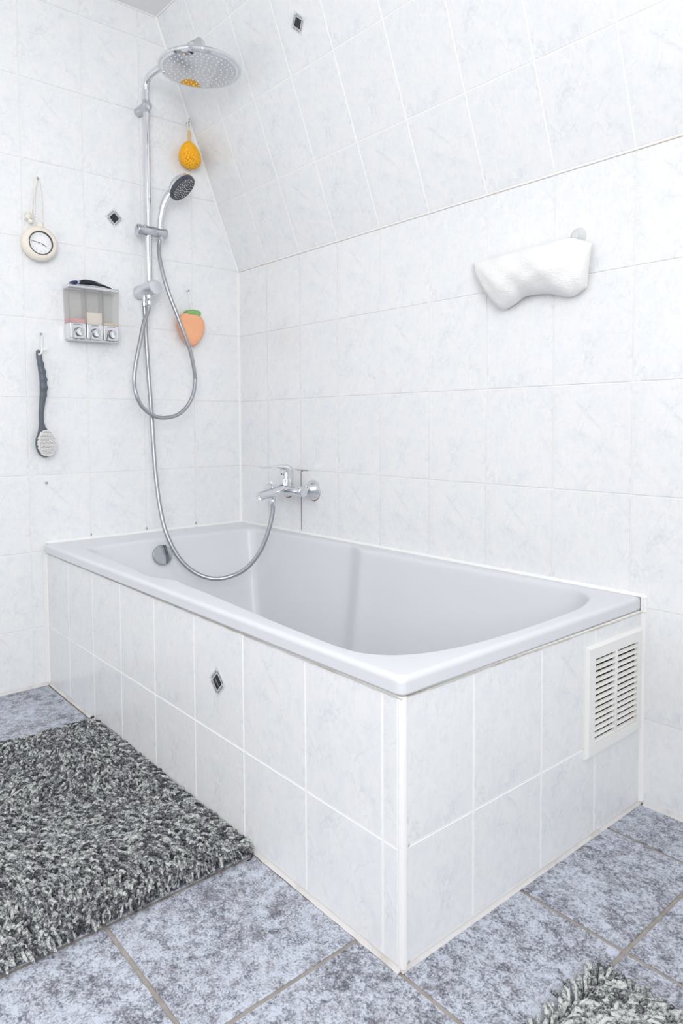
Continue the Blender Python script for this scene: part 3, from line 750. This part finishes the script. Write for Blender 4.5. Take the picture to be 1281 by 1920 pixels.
nl = Vector((.013, -.756, 1.148))
WCORD = M('white_cotton_cord', (.90, .90, .89), .85)
part('cord', join(tube(strand(nl + Vector((0, -.003, 0)), (.024, -.7705, 1.095), -.001), .0013, 7), tube(strand(nl + Vector((0, .003, 0)), (.026, -.7585, 1.098), .001), .0019, 7), tube(spline([nl + Vector((0, -.003, 0)), nl + Vector((0, 0, .003)), nl + Vector((0, .003, 0))], 5), .0016, 7),
     tube(spline([(.026, -.7585, 1.099), (.030, -.7595, 1.093), (.032, -.7635, 1.083), (.029, -.767, 1.078)], 5), .0024, 7), ball((.029, -.756, 1.095), .0042, 8),
     tube(spline([(.029, -.756, 1.095), (.031, -.749, 1.0985), (.031, -.741, 1.1005)], 5), [.0022] * 9 + [.0014, .0010], 7), tube(spline([(.029, -.756, 1.095), (.032, -.749, 1.095), (.032, -.743, 1.093)], 5), .0019, 7)), WCORD, bb_, 'white cord tied in a knot')

# ------------------------------------------------------------------ soap dispenser
DY0, DY1, DZ0, DZ1, DD = -.6835, -.5075, 1.131, 1.310, .056
DSAT = M('dispenser_satin_chrome', (.70, .71, .73), .27, 1.)
dz = thing('soap_dispenser', 'three chamber chrome and clear soap dispenser on the left wall', 'dispenser', (0, (DY0 + DY1) / 2, DZ0))
SMOKE = bpy.data.materials.new('clear_smoky_plastic'); SMOKE.use_nodes = True
nt = SMOKE.node_tree; nt.nodes.clear()
out = nt.nodes.new('ShaderNodeOutputMaterial'); mxn = nt.nodes.new('ShaderNodeMixShader'); tr = nt.nodes.new('ShaderNodeBsdfTransparent'); gl = nt.nodes.new('ShaderNodeBsdfPrincipled')
tr.inputs[0].default_value = (.94, .94, .935, 1); gl.inputs['Base Color'].default_value = (.75, .75, .74, 1); gl.inputs['Roughness'].default_value = .12; mxn.inputs[0].default_value = .24
nt.links.new(tr.outputs[0], mxn.inputs[1]); nt.links.new(gl.outputs[0], mxn.inputs[2]); nt.links.new(mxn.outputs[0], out.inputs[0])
GBACK = M('grey_back_plastic', (.74, .74, .73), .5)
ZS, ZT = 1.187, 1.297                                                # chrome base top, lid bottom
def dbox(x0, x1, y0, y1, z0, z1, bev=.0, seg=2): return box(((x0 + x1) / 2, (y0 + y1) / 2, (z0 + z1) / 2), (x1 - x0, y1 - y0, z1 - z0), bev, seg)
part('back_plate', dbox(.0005, .006, DY0 + .003, DY1 - .003, DZ0 + .004, DZ1 - .004, .002), GBACK, dz)
part('lid', join(dbox(.0045, DD, DY0, DY1, ZT, DZ1, .005, 3)), DSAT, dz)
cw = (DY1 - DY0) / 3
LQ = [((.78, .38, .38), .014), ((.92, .82, .71), .037), ((.80, .62, .42), .007)]
words = ['SHOWER GEL', 'SHAMPOO', 'BODY SOAP']
for k in range(3):
    y0 = DY0 + cw * k + .0006; y1 = y0 + cw - .0012; yc = (y0 + y1) / 2
    ch = part('chamber', dbox(.0072, DD - .002, y0, y1, ZS - .001, ZT + .0005, .003), SMOKE, dz, 'clear smoky chamber')
    part('liquid', dbox(.0085, DD - .0035, y0 + .0015, y1 - .0015, ZS - .0005, ZS + LQ[k][1], .001), M('liquid_soap', LQ[k][0], .3), ch, ('pink', 'cream', 'honey coloured')[k] + ' liquid soap')
    lo = part('pump_front', dbox(.0045, DD + .0005, y0, y1, DZ0 + .004, ZS, .0035, 3), DSAT, dz)
    part('shroud', prism([(-.0165, 0), (.0165, 0), (.0150, .022), (.0105, .032), (0, .0355), (-.0105, .032), (-.0150, .022)], (DD + .0003, yc, DZ0 + .004), Y, Z, X, .005, .0012), DSAT, lo)
    part('shroud_shadow', prism([(-.0177, 0), (.0177, 0), (.0162, .0225), (.0114, .0335), (0, .0372), (-.0114, .0335), (-.0162, .0225)], (DD + .0003, yc, DZ0 + .0036), Y, Z, X, .0012), M('painted_gap_shade', (.09, .09, .10), .5), lo, 'dark outline standing in for shade round the pump')  # dark plate painting the shadow line round the shroud
    part('push_button', lathe([(.0125, 0), (.0128, .010), (.0118, .0125), (.008, .0115), (0, .0105)], (DD + .004, yc + .001, DZ0 + .0255), X, 32), CHROME, lo)
    part('button_ring', lathe([(.0138, 0), (.0142, .004), (.0128, .005), (.0126, .003)], (DD + .004, yc + .001, DZ0 + .0255), X, 32), M('dark_ring', (.10, .10, .115), .3, .3), lo, 'dark ring round the button')
    part('spout_tip', lathe([(.0045, 0), (.0040, .006), (.003, .0065), (0, .0065)], (DD - .004, yc + .001, DZ0 + .006), (.1, 0, -1), 14), M('soapy_tip', (.75, .68, .55), .4), lo, 'soap-stained nozzle tip')
    tw = place(text_mesh(words[k], .0052), (DD + .0009, yc, ZS - .0062), (0, 1, 0), (0, 0, 1))
    part('lettering', tw, M('dark_print', (.06, .08, .08), .6), lo, 'small dark lettering')
for y in (DY0 + .0012, DY0 + cw, DY0 + 2 * cw): part('edge_strip', dbox(DD - .0012, DD + .0002, y - .0009, y + .0009, ZS, ZT + .001), M('grey_edge', (.33, .33, .34), .4), dz)
part('base_tray', dbox(.0045, DD - .004, DY0 + .004, DY1 - .004, DZ0, DZ0 + .006, .002), DSAT, dz)

# the whole case narrows towards its foot
for o in dz.children_recursive:
    for p in o.data.vertices:
        yc = (DY0 + DY1) / 2; p.co.y = yc + (p.co.y - yc) * (1 - .07 * max(0, (DZ1 - p.co.z) / (DZ1 - DZ0)))

# razor lying on the dispenser
rz = thing('razor', 'dark blue disposable razor lying on top of the soap dispenser', 'razor', (.03, -.60, DZ1))
RZB = M('navy_razor_plastic', (.012, .03, .11), .28); RZK = M('black_rubber_grip', (.012, .018, .03), .4)
hpz = DZ1
rp = spline([(.038, -.640, hpz + .009), (.036, -.627, hpz + .0135), (.034, -.612, hpz + .0155), (.034, -.590, hpz + .0150), (.034, -.560, hpz + .0105), (.034, -.528, hpz + .0035)], 6)
m_ = len(rp); part('handle', tube(rp, [(.0045 + .0044) if 0 else .0045 + .0044 * math.sin(PI * min(1, i / (m_ - 1) * 1.25)) ** .8 if i / (m_ - 1) < .8 else .0042 - .0022 * (i / (m_ - 1) - .8) / .2 for i in range(m_)], 12), RZK, rz)
part('highlight_strip', tube([p + Vector((.0058, 0, .0022)) for p in rp[6:-6]], .0012, 6), M('painted_highlight', (.30, .38, .42), .4), rz)  # pale strip painting the highlight along the handle
part('neck', box((.038, -.643, hpz + .0095), (.016, .010, .006), .002, 2), SATIN, rz)
part('blade_head', box((.038, -.657, hpz + .0068), (.030, .020, .0125), .004, 3, Matrix.Rotation(math.radians(14), 3, 'X')), RZB, rz)

# ------------------------------------------------------------------ sponges
os_ = thing('round_sponge', 'orange egg-shaped sponge full of holes hanging by the sloping wall', 'sponge', (.04, -.223, 1.83))
bm = bmesh.new(); bmesh.ops.create_icosphere(bm, subdivisions=6, radius=1.0); co = np.array([v.co[:] for v in bm.verts])
nh = 250; kk = np.arange(nh) + .5; ph = np.arccos(1 - 2 * kk / nh); th = PI * (1 + 5 ** .5) * kk
hd = np.stack([np.cos(th) * np.sin(ph), np.sin(th) * np.sin(ph), np.cos(ph)], 1) + rng.normal(0, .03, (nh, 3)); hd /= np.linalg.norm(hd, axis=1)[:, None]
hr_ = rng.uniform(.052, .08, nh)
ang_ = np.arccos(np.clip(co @ hd.T, -1, 1)); dip = (np.clip(1 - (ang_ / hr_[None, :]), 0, 1) ** .6).max(1)
r_ = 1 - dip * .24
egg = co * r_[:, None]
zz = egg[:, 2]; taper = 1 - .22 * zz
ec = Vector((.040, -.2265, 1.8285))
for v, e, t in zip(bm.verts, egg, taper): v.co = (ec.x + e[0] * .034 * t, ec.y + e[1] * .0395 * t - e[2] * .003, ec.z + e[2] * .0485)
SPO = M('orange_sponge', (.98, .50, .025), .8); g = G(SPO); g.bump(g.noise(g.tc(), 500, 2), .3, .001)
ov_ = bm_out(bm); part('body', ov_, SPO, os_, sharp=0)
YC_ = M('yellow_orange_cord', (.86, .55, .18), .8)
part('loop', join(tube(spline([(.030, -.221, 1.878), (.022, -.223, 1.895), (.020, -.2215, 1.915), (.0195, -.219, 1.925)], 5), .0024, 7), tube(spline([(.032, -.216, 1.878), (.025, -.2150, 1.893), (.021, -.2130, 1.910), (.020, -.2155, 1.925)], 5), .0024, 7)), YC_, os_, 'orange cord loop')
part('cream_loop', join(tube(spline([(.0195, -.219, 1.920), (.018, -.2225, 1.940), (.0195, -.2200, 1.960), (.0195, -.2165, 1.963), (.0195, -.2130, 1.960), (.019, -.2115, 1.940), (.0195, -.2150, 1.922)], 6), .0022, 7)), CORD, os_, 'cream cord loop')
sb = thing('strawberry_sponge', 'peach coloured strawberry-shaped sponge with green leaf top on the left wall', 'sponge', (.03, -.215, 1.20))
# outline of the strawberry in (y, z) around its middle
so_ = [(0, .057), (.022, .055), (.042, .040), (.050, .015), (.047, -.012), (.034, -.040), (.018, -.061), (.004, -.068), (-.008, -.066), (-.026, -.048), (-.042, -.016), (-.050, .012), (-.043, .040), (-.024, .055)]
outl = [(p.x, p.y) for p in spline([(a, b, 0) for a, b in so_], 4, True)]
sc = Vector((.010, -.2270, 1.2065)); V, F = [], []
SECT = [(.0, .82), (.004, .94), (.012, 1.0), (.024, 1.0), (.032, .955), (.036, .86), (.0375, .55), (.038, .2)]
no = len(outl)
for x, s in SECT: V += [(sc.x + x, sc.y + a * s * 1.06, sc.z + b * s * .96) for a, b in outl]
for j in range(len(SECT) - 1):
    for i in range(no): F.append((j * no + i, j * no + (i + 1) % no, (j + 1) * no + (i + 1) % no, (j + 1) * no + i))
F.append(tuple(range(no))); F.append(tuple((len(SECT) - 1) * no + i for i in range(no)))
STR = M('peach_foam', (.90, .43, .24), .9); g = G(STR); v = g.tc()
pr_ = g.n('ShaderNodeTexVoronoi'); g.l(v, pr_.inputs['Vector']); pr_.inputs['Scale'].default_value = 260
pits = g.ramp(pr_.outputs['Distance'], [(.0, 0.0), (.28, 1.0)])
big = g.ramp(g.noise(v, 150, 2), [(.60, 0.0), (.66, 1.0)])
col = g.mix(g.noise(v, 30, 3), (.97, .53, .27), (.95, .43, .27))
g.l(g.mix(g.math('MULTIPLY', g.math('SUBTRACT', 1.0, pits), big), col, (.40, .15, .08)), g.b.inputs['Base Color'])
g.bump(pits, .6, .0015)
part('body', (V, F), STR, sb, sharp=0)
lf = [(-.031, -.006)]
for k in range(7):
    y = -.031 + .0615 * (k + .5) / 7; lf += [(y - .0045, .003 + .004 * math.sin(PI * (k + .5) / 7)), (y, .0075 + .005 * math.sin(PI * (k + .5) / 7)), (y + .0042, .0035 + .004 * math.sin(PI * (k + .5) / 7))]
lf += [(.031, -.006), (.026, -.010), (.018, -.0065), (.009, -.0095), (0, -.0055), (-.009, -.0085), (-.018, -.005), (-.025, -.010)]
LEAF = M('green_foam', (.27, .50, .19), .9); g = G(LEAF); g.bump(g.noise(g.tc(), 400, 2), .4, .001)
part('leaf_top', prism([(a * .86, b) for a, b in lf[::-1]], (.010, -.2190, 1.2625), Y, Z, X, .036, .002), LEAF, sb, 'scalloped green foam leaf top')
nl = Vector((.013, -.226, 1.348))
part('cord', join(tube([nl + Vector((0, -.001, 0)), (.018, -.2255, 1.31), (.026, -.2220, 1.270)], .0021, 7), tube([nl + Vector((0, .002, 0)), (.018, -.2225, 1.31), (.026, -.2185, 1.270)], .0018, 7)), WCORD, sb, 'white cord')

# ------------------------------------------------------------------ terry bath pillow
pw = thing('bath_pillow', 'white terry bath pillow stuck to the long back wall', 'pillow', (1.34, 0, 1.20))
TERRY = M('white_terry_cloth', (.965, .96, .95), .95); g = G(TERRY); v = g.tc()
g.bump(g.math('ADD', g.noise(g.mp(v, (1, 1, 1.6)), 190, 3, .6), g.math('MULTIPLY', g.noise(v, 420, 2), .5)), .6, .004)
# the outline (x, z) of the seam; the stuffed lobes bulge towards the room
PDX = -.008
top = [(1.170, 1.279), (1.24, 1.281), (1.32, 1.284), (1.40, 1.286), (1.46, 1.284), (1.512, 1.262)]
bot = [(1.205, 1.205), (1.258, 1.146), (1.300, 1.150), (1.336, 1.166), (1.40, 1.163), (1.460, 1.148), (1.500, 1.165)]
NU, NV = 72, 36
tp = spline([(a, 0, b) for a, b in top], 20); bt_ = spline([(a, 0, b) for a, b in bot], 20)
samp = lambda L, t: L[min(int(t * (len(L) - 1)), len(L) - 2)].lerp(L[min(int(t * (len(L) - 1)), len(L) - 2) + 1], t * (len(L) - 1) - min(int(t * (len(L) - 1)), len(L) - 2))
V, F = [], []
for side in (1, -1):
    for i in range(NU + 1):
        s = i / NU; a, b = samp(tp, s), samp(bt_, s)
        for j in range(NV + 1):
            t = j / NV; p = a.lerp(b, t)
            e = (math.sin(PI * s) ** .42) * (math.sin(PI * (t ** .86)) ** .55)
            lobes = 1 - .34 * math.exp(-((s - .40) / .10) ** 2) * (t ** 1.5) - .16 * math.exp(-((s - .86) / .05) ** 2) * math.sin(PI * t)
            wr = .0028 * math.sin(17 * s + 5 * t) * math.sin(9 * t + 3) + .0018 * math.sin(31 * s - 11 * t)
            y = -.012 - (.066 * e * lobes + wr * e if side == 1 else -.008 * e)
            V.append((p.x + PDX + (.018 * e if side == 1 else 0), y, p.z - (.010 * e if side == 1 else 0)))
n1 = (NU + 1) * (NV + 1)
for sd in range(2):
    for i in range(NU):
        for j in range(NV):
            q = [sd * n1 + i * (NV + 1) + j, sd * n1 + i * (NV + 1) + j + 1, sd * n1 + (i + 1) * (NV + 1) + j + 1, sd * n1 + (i + 1) * (NV + 1) + j]
            F.append(tuple(q if sd else q[::-1]))
po_ = part('cushion', (V, F), TERRY, pw, sharp=0)
bm = bmesh.new(); bm.from_mesh(po_.data); bmesh.ops.remove_doubles(bm, verts=bm.verts, dist=.0012); bm.to_mesh(po_.data); bm.free()
CUP = M('clear_suction_cup', (.90, .92, .93), .15, alpha=.5)
for x, z in ((1.462, 1.287), (1.215, 1.262)):
    part('suction_cup', lathe([(.021, .0005), (.0205, .0015), (.014, .004), (.007, .007), (.006, .012), (.008, .014), (0, .015)], (x, 0, z), (0, -1, 0), 32), CUP, pw, 'clear suction cup behind the pillow')

# ------------------------------------------------------------------ chenille bath mats
def chenille():
    m = M('heather_grey_chenille', (.3, .3, .31), .95, spec=.1); g = G(m); v = g.tc()
    at = g.n('ShaderNodeAttribute', attribute_name='tone')
    a = g.noise(v, 430, 3, .7); b = g.noise(v, 150, 2, .6)
    f = g.math('ADD', g.math('ADD', g.math('MULTIPLY', a, .62), g.math('MULTIPLY', b, .58)), g.math('MULTIPLY', g.math('SUBTRACT', at.outputs['Fac'], .5), .24))
    c = g.ramp(f, [(.43, (.030, .031, .036)), (.54, (.11, .115, .125)), (.64, (.31, .32, .325)), (.78, (.74, .76, .74))])
    g.l(c, g.b.inputs['Base Color'])
    g.bump(a, .8, .0025)
    return m
CHEN = chenille(); BACK = M('slate_mat_backing', (.09, .10, .125), .8)
def mat_pile(x0, x1, y0, y1, sp, seed, sc=1.0, tone=0.0):
    r = np.random.default_rng(seed)
    gx, gy = np.meshgrid(np.arange(x0 + sp * .6, x1 - sp * .4, sp), np.arange(y0 + sp * .6, y1 - sp * .4, sp))
    bx = gx.ravel() + r.uniform(-.4, .4, gx.size) * sp; by = gy.ravel() + r.uniform(-.4, .4, gx.size) * sp
    n = bx.size
    # combed direction drifts over the mat; at the rim the tufts hang outward
    a = -.35 + .9 * np.sin(bx * 5.1 + by * 3.3) + .7 * np.sin(bx * 11.3 - by * 8.7 + 1) + r.normal(0, .42, n)
    dx, dy = np.cos(a), np.sin(a)
    ed = .022
    for d, gxv, gyv in (((bx - x0), -1, 0), ((x1 - bx), 1, 0), ((by - y0), 0, -1), ((y1 - by), 0, 1)):
        wgt = np.clip(1 - d / ed, 0, 1) * 1.6
        dx += wgt * gxv; dy += wgt * gyv
    L = np.hypot(dx, dy); dx /= L; dy /= L
    ln = r.uniform(.020, .034, n) * sc; h = r.uniform(.009, .0145, n) * sc; rad = r.uniform(.0025, .0035, n) * sc
    # five ring stations along each tuft: foot, rise, bend, mid, tip
    st = np.array([[0, .001, .75], [.08, .55, 1.0], [.36, 1.0, 1.08], [.72, .92, 1.02], [.93, .70, .82], [1.0, .60, .25]])
    if sc < 1: st = st
    K, R = len(st), 6
    hdrop = r.uniform(.2, 1.0, n)
    cx = bx[:, None] + dx[:, None] * ln[:, None] * st[None, :, 0]
    cy = by[:, None] + dy[:, None] * ln[:, None] * st[None, :, 0]
    zz = st[None, :, 1] - np.where(st[None, :, 0] > .5, (st[None, :, 0] - .5) * hdrop[:, None] * .7, 0)
    cz = .004 + h[:, None] * zz
    cx += (r.normal(0, .0009, (n, K))); cy += (r.normal(0, .0009, (n, K)))
    tx = np.gradient(cx, axis=1); ty = np.gradient(cy, axis=1); tz = np.gradient(cz, axis=1)
    tl = np.sqrt(tx ** 2 + ty ** 2 + tz ** 2); tx, ty, tz = tx / tl, ty / tl, tz / tl
    sx, sy = -dy[:, None] * np.ones((1, K)), dx[:, None] * np.ones((1, K)); sz = np.zeros_like(sx)
    ux, uy, uz = ty * sz - tz * sy, tz * sx - tx * sz, tx * sy - ty * sx
    an = 2 * PI * np.arange(R) / R; ca, sa = np.cos(an), np.sin(an)
    rr = rad[:, None] * st[None, :, 2] * r.uniform(.88, 1.12, (n, K))
    P = np.stack([cx[..., None] + rr[..., None] * (sx[..., None] * ca + ux[..., None] * sa),
                  cy[..., None] + rr[..., None] * (sy[..., None] * ca + uy[..., None] * sa),
                  np.maximum(cz[..., None] + rr[..., None] * (sz[..., None] * ca + uz[..., None] * sa), .0028)], -1).reshape(-1, 3)
    q = []
    for j in range(K - 1):
        for i in range(R): q.append((j * R + i, j * R + (i + 1) % R, (j + 1) * R + (i + 1) % R, (j + 1) * R + i))
    q.append(((K - 1) * R + 0, (K - 1) * R + 1, (K - 1) * R + 2, (K - 1) * R + 3)); q.append(((K - 1) * R + 0, (K - 1) * R + 3, (K - 1) * R + 4, (K - 1) * R + 5))
    q = np.array(q); Q = (q[None] + (np.arange(n) * K * R)[:, None, None]).reshape(-1, 4)
    me = bpy.data.meshes.new('pile'); me.vertices.add(len(P)); me.vertices.foreach_set('co', P.astype(np.float32).ravel())
    me.loops.add(Q.size); me.loops.foreach_set('vertex_index', Q.astype(np.int32).ravel())
    me.polygons.add(len(Q)); me.polygons.foreach_set('loop_start', np.arange(len(Q), dtype=np.int32) * 4)
    me.polygons.foreach_set('use_smooth', np.ones(len(Q), bool))
    me.update(calc_edges=True); me.validate()
    at = me.attributes.new('tone', 'FLOAT', 'POINT'); at.data.foreach_set('value', np.repeat(r.uniform(0, 1, n) + tone, K * R).astype(np.float32))
    me.materials.append(CHEN)
    return me
def bath_mat(x0, x1, y0, y1, sp, seed, label, sc=1.0, tone=0.0):
    t = thing('bath_mat', label, 'bath mat', ((x0 + x1) / 2, (y0 + y1) / 2, .0))
    part('backing', box(((x0 + x1) / 2, (y0 + y1) / 2, .0022), (x1 - x0, y1 - y0, .004), .0015, 2), BACK, t, 'slate grey woven backing')
    p = link_mesh('pile', mat_pile(x0, x1, y0, y1, sp, seed, sc, tone), t); p['kind'] = 'stuff'; p['label'] = 'heather grey chenille tufts'
    return t
mat_1 = bath_mat(.404, 1.208, -1.36, -.772, .0066, 3, 'grey chenille bath mat along the front of the bath')
bath_mat(1.824, 2.30, -1.05, -.526, .0070, 5, 'grey chenille bath mat corner at the lower right edge', 1.0, .35)

part('hanging_loop', tube(spline([(1.206, -.779, .006), (1.216, -.768, .010), (1.226, -.769, .009), (1.231, -.776, .005), (1.229, -.783, .003)], 6), .0013, 6), M('black_loop_cord', (.02, .02, .022), .8), mat_1, 'thin black loop at the mat corner')
